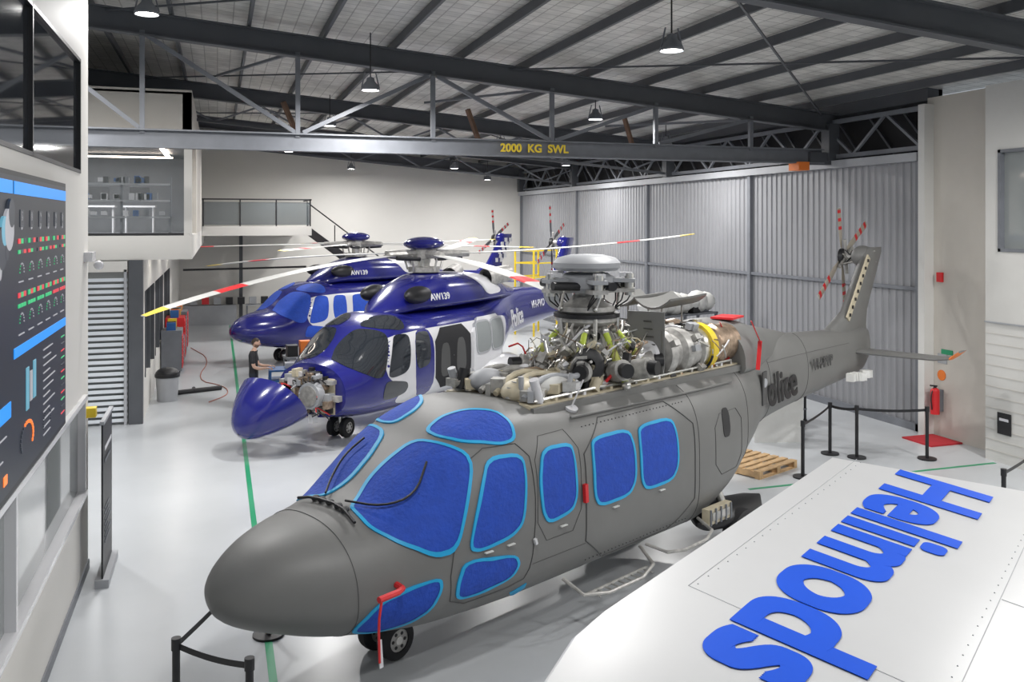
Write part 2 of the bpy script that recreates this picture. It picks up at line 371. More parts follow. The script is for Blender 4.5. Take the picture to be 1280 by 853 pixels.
for i in range(N):
    x=3.45+i*.27;z=4.2-i*.205
    b.bx(x,x+.3,Y0+.05,Y0+1.05,z-.04,z,M_steel2)
for y in (Y0+.02,Y0+1.08): b.bar((3.5,y,4.2),(8.85,y,.16),.05,.28,M_black)
for i in range(0,20,4): b.bx(3.5+i*.27,3.54+i*.27,Y0,Y0+.04,4.2-i*.205,5.2-i*.205,M_black)
b.bar((3.5,Y0+.02,5.3),(8.8,Y0+.02,1.25),.05,.05,M_black)
b.build('staircase')
b=MB();b.bx(-1.4,.8,41.4,41.9,.0,.85,M_lgrey);b.bx(1.2,7,41.4,41.9,.8,.85,M_lgrey)
for x in (1.25,3,5,6.9): b.bx(x-.03,x+.03,41.45,41.85,0,.8,M_steel2)
for i in range(16): b.box((-1+.5*i,41.6,1.0+.05*random.random()),(.3,.3,.3),random.choice((M_red,M_black,M_lgrey,M_steel2)))
b.build('workbench')
b=MB();b.tube([(-1.3,38,2.6),(1,38,2.62),(3.5,38,2.66)],.04,M_black);b.build('air_hose_rail')
b=MB();b.bx(.48,.56,4,41,.001,.005,M_green);b.bx(8.5,13.8,13.05,13.12,.001,.005,M_green);b.build('floor_marking')

# ------------------------------------------------------------ helicopters
S=[
(0.00,.02,1.13,1.15,1.17,2,2),(0.05,.20,.98,1.13,1.28,2,2),(0.20,.40,.86,1.10,1.42,2.1,2.1),(0.50,.62,.74,1.07,1.57,2.2,2.2),
(.85,.80,.63,1.05,1.655,2.25,2.3),(1.15,.90,.57,1.06,1.69,2.35,2.45),(1.4,.97,.53,1.08,1.75,2.45,2.6),(1.80,1.06,.48,1.15,2.02,2.6,2.8),(2.2,1.11,.46,1.25,2.28,2.9,3),
(2.6,1.13,.45,1.3,2.44,3.1,3.2),(3.0,1.13,.45,1.3,2.53,3.3,3.4),(3.4,1.13,.45,1.3,2.49,3.5,3.4),(3.7,1.13,.45,1.3,2.45,3.6,3.4),(6.2,1.13,.45,1.3,2.45,3.6,3.4),(7.0,1.08,.62,1.4,2.48,3.2,3),
(8.0,.85,1.0,1.7,2.58,2.6,2.6),(9.0,.55,1.25,1.9,2.64,2.3,2.3),(10,.42,1.35,1.95,2.62,2.2,2.2),(12,.28,1.5,1.98,2.52,2.2,2.2),(13.3,.2,1.6,2.0,2.48,2.2,2.2),(13.8,.08,1.8,2.05,2.4,2,2)]
CW=[(3.0,.15,2.4,2.45,2.56,2,2),(3.5,.5,2.4,2.5,2.82,2.2,2),(4.3,.68,2.4,2.6,3.15,2.4,2),(5.2,.82,2.4,2.6,3.3,2.6,2),(6.5,.88,2.4,2.6,3.25,2.6,2),(7.8,.75,2.4,2.6,3.1,2.4,2),(9,.42,2.4,2.5,2.82,2.2,2),(10,.12,2.4,2.45,2.6,2,2)]
TC=[(7.75,.84,2.2,2.4,3.0,2.6,2),(8.2,.78,2.2,2.4,3.03,2.5,2),(9,.5,2.2,2.4,2.88,2.3,2),(10,.22,2.2,2.35,2.7,2,2),(11,.08,2.2,2.3,2.5,2,2)]
def interp(T,s):
    n=len(T)
    if s<=T[0][0]: return T[0][1:]
    if s>=T[-1][0]: return T[-1][1:]
    i=max(j for j in range(n-1) if T[j][0]<=s)
    h=T[i+1][0]-T[i][0];t=(s-T[i][0])/h;out=[]
    def d(j): return [(T[j+1][k]-T[j][k])/(T[j+1][0]-T[j][0]) for k in range(1,len(T[0]))]
    D=d(i);Dm=d(i-1) if i>0 else D;Dp=d(i+1) if i<n-2 else D
    for k in range(len(D)):
        def lim(a,b): return 0 if a*b<=0 else 2*a*b/(a+b)
        m0=lim(Dm[k],D[k]) if i>0 else D[k]; m1=lim(D[k],Dp[k]) if i<n-2 else D[k]
        a=T[i][k+1];c=T[i+1][k+1]
        out.append((2*t**3-3*t*t+1)*a+(t**3-2*t*t+t)*h*m0+(-2*t**3+3*t*t)*c+(t**3-t*t)*h*m1)
    return out
def F(T,s,thd,off=0):
    th=radians(thd)
    def f(s,th):
        hw,zb_,zc,zt,nu,nl=interp(T,s);c=cos(th);q=sin(th);n=nu if q>=0 else nl
        y=-hw*math.copysign(abs(c)**(2/n),c)
        z=zc+(zt-zc)*abs(q)**(2/n) if q>=0 else zc-(zc-zb_)*abs(q)**(2/n)
        return V((s,y,z))
    p=f(s,th)
    if off:
        e=.02;a=f(s+e,th)-f(s-e,th);c=f(s,th+.03)-f(s,th-.03);n=c.cross(a)
        if n.length>1e-9:
            n.normalize();cz=interp(T,s)[2]
            if n.dot(p-V((s,0,cz)))<0:n=-n
            p=p+n*off
    return p
def FZ(T,s,z,off=0,sg=1):
    hw,zb_,zc,zt,nu,nl=interp(T,s)
    if z>=zc: q=min(1,(z-zc)/(zt-zc))**(nu/2)
    else: q=-min(1,(zc-z)/(zc-zb_))**(nl/2)
    th=degrees(asin(q))
    return F(T,s,th if sg>0 else 180-th,off)
side=lambda T,s,z,off=0:FZ(T,s,z,off,1)
sideR=lambda T,s,z,off=0:FZ(T,s,z,off,-1)
def shell(mb,T,s0,s1,m,ns=90,nt=72,cap=True,pw=1.0,mf=None):
    rings=[[F(T,s0+(s1-s0)*(i/ns)**pw,-180+360*j/nt) for j in range(nt)] for i in range(ns+1)]
    mb.loft(rings,m,cap=cap,mf=mf)
def chaikin(p,k):
    for _ in range(k):
        q=[]
        for i in range(len(p)):
            a=p[i];c=p[(i+1)%len(p)]
            q+=[(a[0]*.8+c[0]*.2,a[1]*.8+c[1]*.2),(a[0]*.2+c[0]*.8,a[1]*.2+c[1]*.8)]
        p=q
    return p
def patch(mb,T,poly,off,m,tape=None,w=.045,rings=9,ck=2,G=F):
    ky=1 if G is F else 57
    P=chaikin(poly,ck)
    Q=[]
    for i in range(len(P)):
        a=P[i];c=P[(i+1)%len(P)];n=max(1,int((abs(a[0]-c[0])*57+abs(a[1]-c[1])*ky)/4))
        for k in range(n): Q.append((a[0]+(c[0]-a[0])*k/n,a[1]+(c[1]-a[1])*k/n))
    P=Q
    cx=sum(p[0] for p in P)/len(P);cy=sum(p[1] for p in P)/len(P)
    c3=G(T,cx,cy);fi=[]
    for p in P:
        d=(G(T,*p)-c3).length;fi.append(1-w/max(d,.1) if tape else 1)
    def ring(g,o): return [G(T,cx+(p[0]-cx)*g*f,cy+(p[1]-cy)*g*f,o) for p,f in zip(P,fi)]
    mb.loft([ring(max(.01,k/rings),off) for k in range(rings+1)]+([[G(T,p[0],p[1],.001) for p in P]] if not tape else []),m)
    if tape:
        mb.loft([ring(.995,off+.004),[G(T,cx+(p[0]-cx)*(1+f)/2,cy+(p[1]-cy)*(1+f)/2,off+.004) for p,f in zip(P,fi)],[G(T,p[0],p[1],off+.004) for p in P],[G(T,p[0],p[1],.001) for p in P]],tape)
def outline(mb,T,poly,r,m,off=.003,closed=True,ck=1,G=F):
    ky=1 if G is F else 57
    P=chaikin(poly,ck) if closed else poly;Q=[]
    n=len(P)
    for i in range(n if closed else n-1):
        a=P[i];c=P[(i+1)%n];k=max(1,int((abs(a[0]-c[0])*57+abs(a[1]-c[1])*ky)/4))
        for j in range(k): Q.append(G(T,a[0]+(c[0]-a[0])*j/k,a[1]+(c[1]-a[1])*j/k,off))
    Q.append(G(T,*(P[0] if closed else P[-1]),off))
    mb.tube(Q,r,m,n=6)
ws_p=[(1.30,72),(1.33,80),(1.60,87),(1.86,87),(2.14,84),(2.23,69),(2.37,45),(2.14,20),(1.98,4),(1.71,9),(1.45,30),(1.28,53)]
eb_p=[(2.26,84),(2.52,86),(2.75,82),(2.95,68),(2.98,52),(2.90,39),(2.70,41),(2.37,57),(2.25,74)]
dwp=[(2.49,2.13),(2.92,2.11),(2.92,1.84),(2.86,1.42),(2.68,1.31),(2.25,1.27),(2.11,1.32),(2.19,1.60),(2.32,1.88)]
dlp=[(2.06,1.24),(2.74,1.13),(2.81,1.01),(2.72,.89),(2.30,.83),(1.98,.86),(1.97,1.03)]
nlp=[(.96,.78),(1.16,1.03),(1.46,1.12),(1.80,1.14),(1.82,1.03),(1.73,.84),(1.53,.72),(1.22,.69)]
w2p=[(3.20,2.11),(3.67,2.09),(3.69,1.94),(3.70,1.51),(3.61,1.36),(3.22,1.31),(3.12,1.47),(3.09,1.81)]
mir=lambda P:[(s,180-t) for s,t in P]
ws_s=mir(ws_p)
eb_s=mir(eb_p)
w3p=[(4.02,2.08),(4.70,2.08),(4.76,1.85),(4.76,1.47),(4.62,1.31),(4.07,1.30),(3.97,1.45),(3.97,1.9)]
w4p=[(s+.87,t) for s,t in w3p]
pdoor=[(2.38,2.2),(3.0,2.2),(3.04,1.5),(2.98,.95),(2.88,.78),(1.93,.78),(1.90,1.2),(2.1,1.8)]
sdoor=[(3.85,2.25),(6.0,2.25),(6.0,.66),(3.85,.66)]

def wheel(mb,p,r,w,axis):
    p=V(p);a=V(axis).normalized()
    mb.revolve(p-a*w/2,a,[(0,r*.55),(0,r*.8),(w*.15,r*.97),(w*.5,r),(w*.85,r*.97),(w,r*.8),(w,r*.55)],M_rub)
    mb.cyl(p-a*w*.42,p+a*w*.42,r*.56,M_alu);mb.cyl(p-a*w*.5,p+a*w*.5,r*.2,M_chrome)
    for k in range(6):
        q=V((cos(k*pi/3),0,sin(k*pi/3)))*r*.36 if abs(a.y)>.9 else V((0,0,0))
        if q.length: mb.cyl(p+q-a*w*.44,p+q+a*w*.44,r*.09,M_black,n=8)
def blade(mb,c,a,ztip,z0,root=.9,R=6.9,tip=M_yel,body=M_blade,chord=.40):
    n=40;rings=[];d=V((cos(a),sin(a),0));t=V((-sin(a),cos(a),0))
    for i in range(n+1):
        r=root+(R-root)*i/n;f=r/R;z=z0+(ztip-z0)*f**1.8
        ch=chord*(1 if f<.93 else 1-(f-.93)*6) if f>.2 else chord*(.45+.55*(f-root/R)/(.2-root/R))
        c0=V(c)+d*r+V((0,0,z));o=-.2*chord if f<.93 else -.2*chord+(f-.93)*1.5
        rings.append([c0+t*(o+ch*x)+V((0,0,h*ch)) for x,h in ((-.3,0),(-.2,.045),(.1,.055),(.7,.0),(.1,-.045),(-.2,-.035))])
    def mf(i,j):
        f=(root+(R-root)*(i+.5)/n)/R
        if f>.93: return tip
        if .70<f<.78: return M_red
        return body
    mb.loft(rings,body,cap=True,mf=mf)
def trotor(mb,c,angs,cols):
    c=V(c);mb.cyl(c-V((0,.25,0)),c+V((0,.12,0)),.09,M_alu);mb.cyl(c,c+V((0,.1,0)),.17,M_black,n=12)
    for q,R in angs:
        a=radians(q);d=V((cos(a),0,sin(a)));t=V((-sin(a),0,cos(a)));rings=[];n=24
        for i in range(n+1):
            r=.18+(R-.18)*i/n;ch=.15 if r>.4 else .07+.3*(r-.18)
            rings.append([c+V((0,.08,0))+d*r+t*x*ch+V((0,y*ch,0)) for x,y in ((-.5,0),(-.3,.1),(0,.09),(.5,0),(0,-.08),(-.3,-.08))])
        mb.loft(rings,M_blade,cap=True,mf=lambda i,j:cols[0] if i<11 else (cols[1] if i in(11,12,16,17,21,22) else cols[2]))
        mb.cyl(c,c+d*.35,.035,M_alu,n=8)
def fin(mb,m):
    prof=[(1.75,12.6,13.75),(2.1,12.2,13.8),(2.5,12.0,13.75),(2.8,12.75,13.8),(3.2,13.1,14.05),(3.6,13.45,14.3),(3.9,13.7,14.5),(4.0,13.85,14.5)]
    rings=[]
    for z,a,c in prof:
        L=c-a;t=.14 if z<3.9 else .08
        rings.append([V((a+L*x,y*t,z)) for x,y in ((0,0),(.03,.45),(.12,.8),(.35,1),(.7,.6),(1,.12),(1,-.12),(.7,-.6),(.35,-1),(.12,-.8),(.03,-.45))])
    mb.loft(rings,m,cap=True)
    mb.sph((13.9,.12,3.82),(.3,.2,.22),m)
def stab(mb,m,tipm):
    for sg in (-1,1):
        rings=[]
        for y,a,c,z,t in ((0,12.75,13.5,2.05,.05),(1.6,12.85,13.45,2.05,.04),(1.85,12.9,13.45,2.08,.03),(1.98,13.0,13.45,2.2,.02)):
            L=c-a;rings.append([V((a+L*x,sg*y,z+h*t)) for x,h in ((0,0),(.1,.8),(.4,1),(1,0),(.4,-1),(.1,-.8))])
        mb.loft(rings,m,cap=True,mf=lambda i,j:tipm if i==2 else m)
def gear(root,m,kind):
    mb=MB()
    mb.cyl((1.95,0,.9),(1.95,0,.28),.05,M_chrome);mb.cyl((1.95,0,.75),(1.95,0,.5),.075,M_alu)
    mb.bar((1.95,0,.4),(2.25,0,.7),.05,.06,M_black);mb.cyl((1.95,-.2,.21),(1.95,.2,.21),.03,M_alu)
    for y in (-.16,.16): wheel(mb,(1.95,y,.21),.21,.15,(0,1,0))
    for sg in (-1,1):
        rings=[]
        sp=((5.6,.02,.75,.8),(5.9,.28,.6,1.0),(6.4,.42,.52,1.12),(7.2,.44,.52,1.14),(7.8,.36,.6,1.08),(8.3,.05,.8,.9)) if kind!='g' else ((6.3,.02,.5,.55),(6.45,.2,.42,.66),(6.7,.3,.4,.70),(7.2,.3,.4,.70),(7.6,.22,.42,.66),(7.9,.03,.5,.6))
        for s,w,z0,z1 in sp:
            rings.append([V((s,sg*(.86+w*cos(a)+(.1 if s>5.6 else 0)),(z0+z1)/2+(z1-z0)/2*sin(a))) for a in [2*pi*k/20 for k in range(20)]])
        mb.loft(rings,m if kind!='g' else M_black,cap=True)
        wheel(mb,(6.95,sg*1.22,.33),.33,.24,(0,1,0));mb.cyl((6.95,sg*1.1,.33),(6.85,sg*.9,.9),.06,M_chrome)
        if kind=='g':
            mb.box((6.4,sg*1.2,.72),(.55,.10,.2),M_beige);mb.box((6.4,sg*1.26,.72),(.4,.02,.1),M_alu)
            for k in range(5): mb.bar((6.15+.12*k,sg*1.27,.62),(6.15+.12*k,sg*1.27,.82),.02,.02,M_steel2)
    mb.build('landing_gear',parent=root)
def heli(o,hd,kind,name='helicopter'):
    root=empty(name,(o[0],o[1],0),radians(hd))
    body={'g':M_grey,'n':M_navy,'m':M_navy}[kind]
    nose0=0 if kind!='n' else 1.0
    mb=MB()
    if kind=='g': shell(mb,S,0,13.8,body,ns=130,nt=96,pw=1.25)
    else: shell(mb,S,nose0,13.8,body,ns=110,nt=72,pw=1.1)
    fin(mb,body);stab(mb,body if kind=='g' else M_navy,M_org if kind=='g' else M_hw)
    if kind!='g':
        shell(mb,CW,3.0,10,body,ns=50,nt=40)
        for sg in (-1,1):
            mb.cyl((7.3,sg*.55,3.05),(8.1,sg*.8,3.15),.24,M_alu,r1=.22,caps=False);mb.cyl((7.4,sg*.58,3.05),(7.9,sg*.74,3.12),.2,M_black)
            mb.sph((4.0,sg*.6,2.85),(.5,.2,.2),M_black)
    else:
        shell(mb,TC,7.75,11,body,ns=30,nt=40)
    mb.build('fuselage',parent=root)
    gear(root,body if kind=='g' else M_hw,kind)
    mb=MB()
    if kind=='g':
        for P in (ws_p,ws_s,eb_p,eb_s): patch(mb,S,P,.012,M_cover,tape=M_tape,w=.035)
        for P in (dwp,dlp,nlp,w2p,w3p,w4p):
            for G in (side,sideR): patch(mb,S,P,.012,M_cover,tape=M_tape,w=.035,G=G)
        patch(mb,S,[(2.78,.68),(2.98,.74),(3.0,.68),(2.92,.60),(2.85,.62)],.01,M_tape,ck=0,G=side)
        mb.build('window_covers',parent=root)
        mb=MB()
        outline(mb,S,pdoor,.005,M_grey2,G=side);outline(mb,S,sdoor,.007,M_grey2,ck=1,G=side)
        outline(mb,S,[(3.85,2.29),(7.3,2.26)],.016,M_grey,closed=False,off=.02,G=side)
        outline(mb,S,[(3.06,1.15),(3.76,1.15),(3.78,2.22),(3.08,2.22)],.003,M_grey2,ck=1,G=side)
        outline(mb,S,[(1.0,-170),(1.0,-10),(1.0,170)],.003,M_grey2,closed=False)
        outline(mb,S,[(3.0,-60),(9,-60)],.004,M_grey2,closed=False)
        outline(mb,S,[(3.0,.95),(3.85,.95)],.003,M_grey2,closed=False,G=side)
        outline(mb,S,[(6.1,60),(6.1,-45)],.003,M_grey2,closed=False)
        outline(mb,S,[(7.6,60),(7.6,-45)],.003,M_grey2,closed=False)
        outline(mb,S,[(9.0,80),(9.0,-80)],.003,M_grey2,closed=False);outline(mb,S,[(10.6,80),(10.6,-80)],.003,M_grey2,closed=False)
        outline(mb,S,[(9.0,2.3),(12.5,2.25)],.003,M_grey2,closed=False,G=side)
        outline(mb,S,[(6.5,1.95),(7.3,1.95),(7.3,1.15),(6.5,1.15)],.004,M_grey2,G=side)
        patch(mb,S,[(6.72,2.0),(6.92,2.0),(6.92,1.62),(6.72,1.62)],.008,M_black,G=side)
        for k in range(30):
            s=3.95+.068*k;mb.sph(FZ(S,s,.72,.003),.008,M_grey2,n=6);mb.sph(FZ(S,s,2.2,.003),.008,M_grey2,n=6)
        for P in ([(1.33,82),(1.5,60),(1.75,50),(2.0,62)],[(1.33,96),(1.55,105),(1.8,110),(2.0,104)]):
            mb.tube([F(S,s,t,.06) for s,t in P],.012,M_black,smooth=2)
        for t in (78,84,90,96,102): mb.sph(F(S,1.27,t,.02),(.05,.04,.03),M_grey2,n=8)
        mb.tube([F(S,1.2,60,.05),F(S,1.25,80,.06),F(S,1.22,100,.06),F(S,1.2,115,.05)],.015,M_black,smooth=1)
        for s,z in ((3.0,1.22),): mb.bar(FZ(S,s,z,.02),FZ(S,s+.02,z-.06,.02),.03,.03,M_hw)
        mb.bar(FZ(S,3.80,1.62,.03),FZ(S,3.81,1.42,.03),.05,.04,M_red)
        for s in (2.3,2.6,3.4,4.3,5.2): mb.bar(FZ(S,s,1.25,.022),FZ(S,s+.1,1.25,.022),.03,.01,M_tarp)
        p=F(S,1.35,5,.0);mb.tube([p,p+V((-.02,-.14,-.0)),p+V((-.32,-.16,.0))],.03,M_red,smooth=1)
        mb.tube([p+V((-.3,-.17,-.02)),p+V((-.34,-.18,-.2)),p+V((-.32,-.17,-.55))],.012,M_red,smooth=1);mb.bar(p+V((-.32,-.17,-.35)),p+V((-.3,-.17,-.6)),.04,.01,M_hw)
        mb.cyl(F(S,4.0,60,.0),F(S,4.0,60,.03),.08,M_hw);mb.tube([F(S,4.0,60,.03),F(S,4.1,62,.35)],.01,M_hw)
        z=.42
        mb.tube([(3.6,-1.0,.6),(3.7,-1.32,z),(4.9,-1.34,z),(5.0,-1.0,.6)],.022,M_alu,smooth=1);mb.tube([(3.75,-1.18,z),(4.9,-1.18,z)],.018,M_alu)
        for i in range(9): mb.bar((3.85+.12*i,-1.33,z),(3.85+.12*i,-1.18,z),.015,.015,M_alu)
        mb.tube([(5.05,-1.05,.62),(5.15,-1.4,.55),(6.0,-1.45,.6),(6.1,-1.1,.7)],.02,M_alu,smooth=1)
        mb.build('fuselage_details',parent=root)
        text('police_lettering','olice',.68,M_black,(8.72,-.665,1.68),(radians(86),0,radians(9)),parent=root,sx=1.06,bold=.017)
        text('registration','VH-PVP',.26,M_grey2,(10.7,-.42,1.98),(radians(88),0,radians(4)),parent=root,bold=.008)
        mb=MB();mb.box((8.5,-.715,2.0),(.2,.02,.5),M_grey2,rz=radians(12));mb.cyl((8.5,-.73,2.08),(8.5,-.71,2.08),.07,M_lgrey,n=16);mb.build('police_badge',parent=root)
        mb=MB()
        for i in range(8):
            f=i/7;mb.box((12.72+.85*f,-.135+.02*f,2.75+1.0*f),(.2,.03,.13),M_beige,R=Matrix.Rotation(radians(-48),3,'Y'));mb.box((12.72+.85*f,-.155+.02*f,2.75+1.0*f),(.06,.02,.06),M_black)
        trotor(mb,(14.02,.52,3.80),((30,1.35),(98,1.0),(217,1.3),(278,1.0)),(M_btan,M_red,M_btan))
        for i in range(14): mb.tube([(13.94+random.uniform(-.2,.2),random.uniform(-.1,.5),3.75+random.uniform(-.1,.2)) for _ in range(3)],.015,random.choice((M_black,M_alu,M_chrome)))
        for i in range(7): mb.box((12.2+.12*i,-.4,1.62+.05*random.random()),(.12,.14,.14),M_tarp,rz=random.random())
        mb.build('tail_rotor',parent=root)
        engine_bay(root)
    else:
        W=M_glass if kind=='n' else M_cover
        for P in (ws_p,ws_s,eb_p,eb_s): patch(mb,S,P,.01,W,ck=2)
        for G in (side,sideR):
            patch(mb,S,[(2.15,2.1),(3.3,2.15),(5.2,2.12),(7.6,2.1),(7.8,1.9),(7.6,1.3),(6.2,.62),(3.2,.6),(2.4,.7),(2.6,1.0),(2.0,1.35)],.004,M_hw,rings=16,G=G)
            patch(mb,S,dlp,.01,W,G=G);patch(mb,S,dwp,.012,W,G=G);patch(mb,S,w2p,.012,W,G=G)
        cw=[(6.2,60),(6.6,80),(7.6,85),(7.4,40),(7.9,5),(6.8,2),(6.5,30)]
        patch(mb,CW,cw,.006,M_hw);patch(mb,CW,mir(cw),.006,M_hw)
        if kind=='n':
            patch(mb,S,[(3.08,2.15),(3.85,2.15),(3.85,.7),(3.1,.7)],.007,M_navy,rings=14,G=side);patch(mb,S,w2p,.014,W,G=side)
            patch(mb,S,[(3.9,2.1),(5.5,2.1),(5.5,.75),(3.9,.75)],.014,M_dark,rings=12,ck=1,G=side)  # black patch on the closed hull paints the shade inside the open doorway
            patch(mb,S,[(4.15,1.75),(4.5,1.75),(4.55,1.0),(4.1,1.0)],.018,M_grey2,G=side);patch(mb,S,[(4.85,1.8),(5.2,1.8),(5.3,1.0),(4.8,1.0)],.018,M_grey2,G=side)
            patch(mb,S,[(5.55,2.15),(7.3,2.15),(7.1,.75),(5.55,.7)],.07,M_hw,rings=12,ck=1,G=side)
            for a in (1.68,2.46):
                patch(mb,S,[(s+a,t) for s,t in w3p],.085,M_glass2,tape=M_lgrey,w=.04,G=side)
            mb.box((4.7,-1.02,.95),(1.4,.1,.05),M_alu)
        else:
            patch(mb,S,w3p,.012,W,G=side);patch(mb,S,w4p,.012,W,G=side)
            patch(mb,S,[(12.3,60),(13.3,60),(13.3,-20),(12.3,-20)],.01,M_hw,ck=0)
            for i in range(6):
                for j in range(4):
                    if (i+j)%2==0: mb.box((13.25+.17*j+.1*i,-.13,2.9+.17*i),(.17,.03,.17),M_hw)
        mb.build('glazing_and_livery',parent=root)
        text('police_lettering','Police',.66,M_hw,(8.0,-.98,1.7),(radians(84),0,radians(15)),parent=root,sx=1.0,bold=.016)
        text('registration','VH-PVO',.3,M_hw,(10.3,-.45,2.0),(radians(88),0,radians(4)),parent=root,off=.006)
        text('type_lettering','AW139',.22,M_hw,(4.15,-.86,2.72),(radians(70),0,radians(-8)),parent=root,off=.004)
        mb=MB()
        c=(5.2,0,0);mb.cyl((5.2,0,3.2),(5.2,0,3.75),.14,M_chrome);mb.cyl((5.2,0,3.3),(5.2,0,3.42),.38,M_alu)
        mb.sph((5.2,0,3.98),(.5,.5,.17),M_navy);mb.cyl((5.2,0,3.62),(5.2,0,3.86),.3,M_alu)
        specs=((-134,2.75),(-62,3.15),(10,4.2),(82,4.0),(154,3.3)) if kind=='n' else ((-170,3.6),(-98,3.7),(-26,3.7),(46,3.8),(118,3.6))
        for bt,zt in specs:
            a=radians(bt-18.2-hd)
            d=V((cos(a),sin(a),0));mb.tube([V((5.2,0,3.74))+d*.2,V((5.2,0,3.74))+d*1.1],lambda t:.11-.04*t,M_alu);blade(mb,c,a,zt,3.74)
            t=V((-sin(a),cos(a),0));mb.cyl(V((5.2,0,3.35))+d*.4+t*.1,V((5.2,0,3.72))+d*.5+t*.15,.025,M_chrome,n=8);mb.cyl(V((5.2,0,3.62))+d*.3+t*.2,V((5.2,0,3.66))+d*.95+t*.14,.05,M_black,n=10)
        trotor(mb,(14.02,.52,3.82),((30,1.25),(95,1.25),(210,1.25),(275,1.2)),(M_bgrey,M_red,M_blade))
        mb.build('rotors',parent=root)
        if kind=='n':
            mb=MB()
            mb.box((.98,0,1.05),(.04,1.2,.7),M_beige)
            for i in range(90):
                a=random.random()*6.28;r=.6*sqrt(random.random());mb.box((.8+.2*random.random(),r*cos(a)*1.2,1.05+r*sin(a)*.8),(.08+.2*random.random(),.05+.15*random.random(),.05+.12*random.random()),random.choice((M_alu,M_lgrey,M_black,M_beige,M_hw,M_heat)))
            for i in range(36):
                p=V((.62,random.uniform(-.5,.5),1.05+random.uniform(-.35,.35)));mb.tube([p,p+V((.05,random.uniform(-.2,.2),.1)),p+V((.3,random.uniform(-.2,.2),-.1))],.012,random.choice((M_black,M_red,M_hw)),smooth=1)
            mb.cyl((.62,-.25,1.1),(.8,-.25,1.1),.26,M_lgrey);mb.cyl((.6,-.25,1.1),(.63,-.25,1.1),.2,M_alu);mb.build('nose_avionics',parent=root)
            mb=MB()
            for off in (0,-.03):
                rings=[]
                for i in range(24):
                    s=1.0*(i/23)**1.5;rings.append([F(S,s,-180+10*j,off)-V((1.0,.0,1.1)) for j in range(36)])
                mb.loft(rings,M_navy if off==0 else M_lgrey)
            r=mb.build('radome',parent=root,loc=(.42,.45,1.0));r.rotation_euler=(0,radians(-34),radians(-8))
    return root
def engine_bay(root):
    rnd=random.Random(11);mb=MB()
    mb.bx(3.40,7.8,-.70,.70,2.36,2.465,M_beige)
    for sg in (-1,1): mb.bar((3.4,sg*.73,2.40),(7.8,sg*.73,2.40),.05,.09,M_grey)
    for sg in (-1,1):
        for k in range(17): mb.bar((3.6+.25*k,sg*.69,2.48),(3.6+.25*k,sg*.6,2.48),.04,.05,rnd.choice((M_alu,M_hw,M_beige)))
        mb.tube([(3.5,sg*.66,2.5),(4.5,sg*.68,2.52),(5.5,sg*.67,2.5),(7.6,sg*.68,2.52)],.018,M_chrome)
    for i in range(105):
        x=3.45+1.3*rnd.random();y=rnd.uniform(-.66,.66);m=rnd.choice((M_alu,M_beige,M_lgrey,M_hw,M_chrome,M_alu,M_black))
        if i%2: mb.box((x,y,2.53+.08*rnd.random()),(.08+.2*rnd.random(),.06+.12*rnd.random(),.06+.12*rnd.random()),m,rz=rnd.random())
        else: mb.cyl((x,y,2.49),(x+rnd.uniform(-.1,.1),y,2.6+.15*rnd.random()),.03+.05*rnd.random(),m,n=12)
    for y in (-.55,-.3,-.1,.15,.4): mb.tube([(3.45,y,2.52),(3.9,y+.1,2.74),(4.4,y-.05,2.64),(4.8,y*.7,2.85)],.035,rnd.choice((M_beige,M_lgrey,M_alu)),smooth=2,n=10)
    mb.sph((3.66,-.3,2.55),(.26,.2,.15),M_beige);mb.sph((4.05,-.45,2.6),(.28,.14,.13),M_tarp);mb.sph((3.7,.3,2.6),(.26,.2,.14),M_lgrey)
    # transmission
    mb.revolve((5.2,0,2.4),(0,0,1),[(0,.6),(.12,.62),(.18,.5),(.34,.52),(.4,.42),(.52,.44),(.58,.36),(.72,.3),(.8,.22),(1.0,.17),(1.5,.13)],M_alu)
    for k in range(10):
        a=2*pi*k/10;mb.bar((5.2+.6*cos(a),.6*sin(a),2.5),(5.2+.3*cos(a),.3*sin(a),3.08),.02,.09,M_alu)
    for a0,m in ((-2.5,M_lime),(-.9,M_lime),(.9,M_lime),(2.4,M_lime),(-1.75,M_lime)):
        p=V((5.2+1.02*cos(a0),.80*sin(a0),2.5));q=V((5.2+.36*cos(a0),.36*sin(a0),3.12));mb.cyl(p,q,.04,m,n=12);mb.sph(p,.06,M_chrome,n=10);mb.sph(q,.06,M_chrome,n=10)
        mb.cyl(p.lerp(q,.3),p.lerp(q,.7),.055,M_zinc,n=12)
    for sx,sy in ((-.55,-.4),(-.6,.35),(.5,-.45),(.1,-.7),(-.2,-.62)):
        mb.cyl((5.2+sx,sy,2.65),(5.2+sx*1.3,sy*1.3,2.7),.13,M_alu);mb.cyl((5.2+sx*1.3,sy*1.3,2.7),(5.2+sx*1.5,sy*1.45,2.7),.09,M_black)
    mb.revolve((4.62,-.5,2.76),(-.5,-.8,.2),[(0,.02),(0,.2),(.03,.21),(.05,.18),(.05,.08),(.1,.07)],M_black)
    for k in range(14):
        a=2*pi*k/14;mb.cyl((5.2+.45*cos(a),.45*sin(a),2.9),(5.2+.45*cos(a),.45*sin(a),3.0),.03,M_chrome,n=8)
    mb.revolve((5.2,0,3.18),(0,0,1),[(0,.2),(0,.34),(.05,.4),(.1,.4),(.12,.3),(.18,.38),(.24,.38),(.28,.25),(.38,.17)],M_alu)
    mb.revolve((5.2,0,3.28),(0,0,1),[(0,.3),(0,.43),(.05,.43),(.05,.3)],M_black)
    mb.revolve((5.2,0,3.6),(0,0,1),[(0,.14),(0,.3),(.06,.36),(.2,.36),(.24,.28),(.28,.1)],M_lgrey)
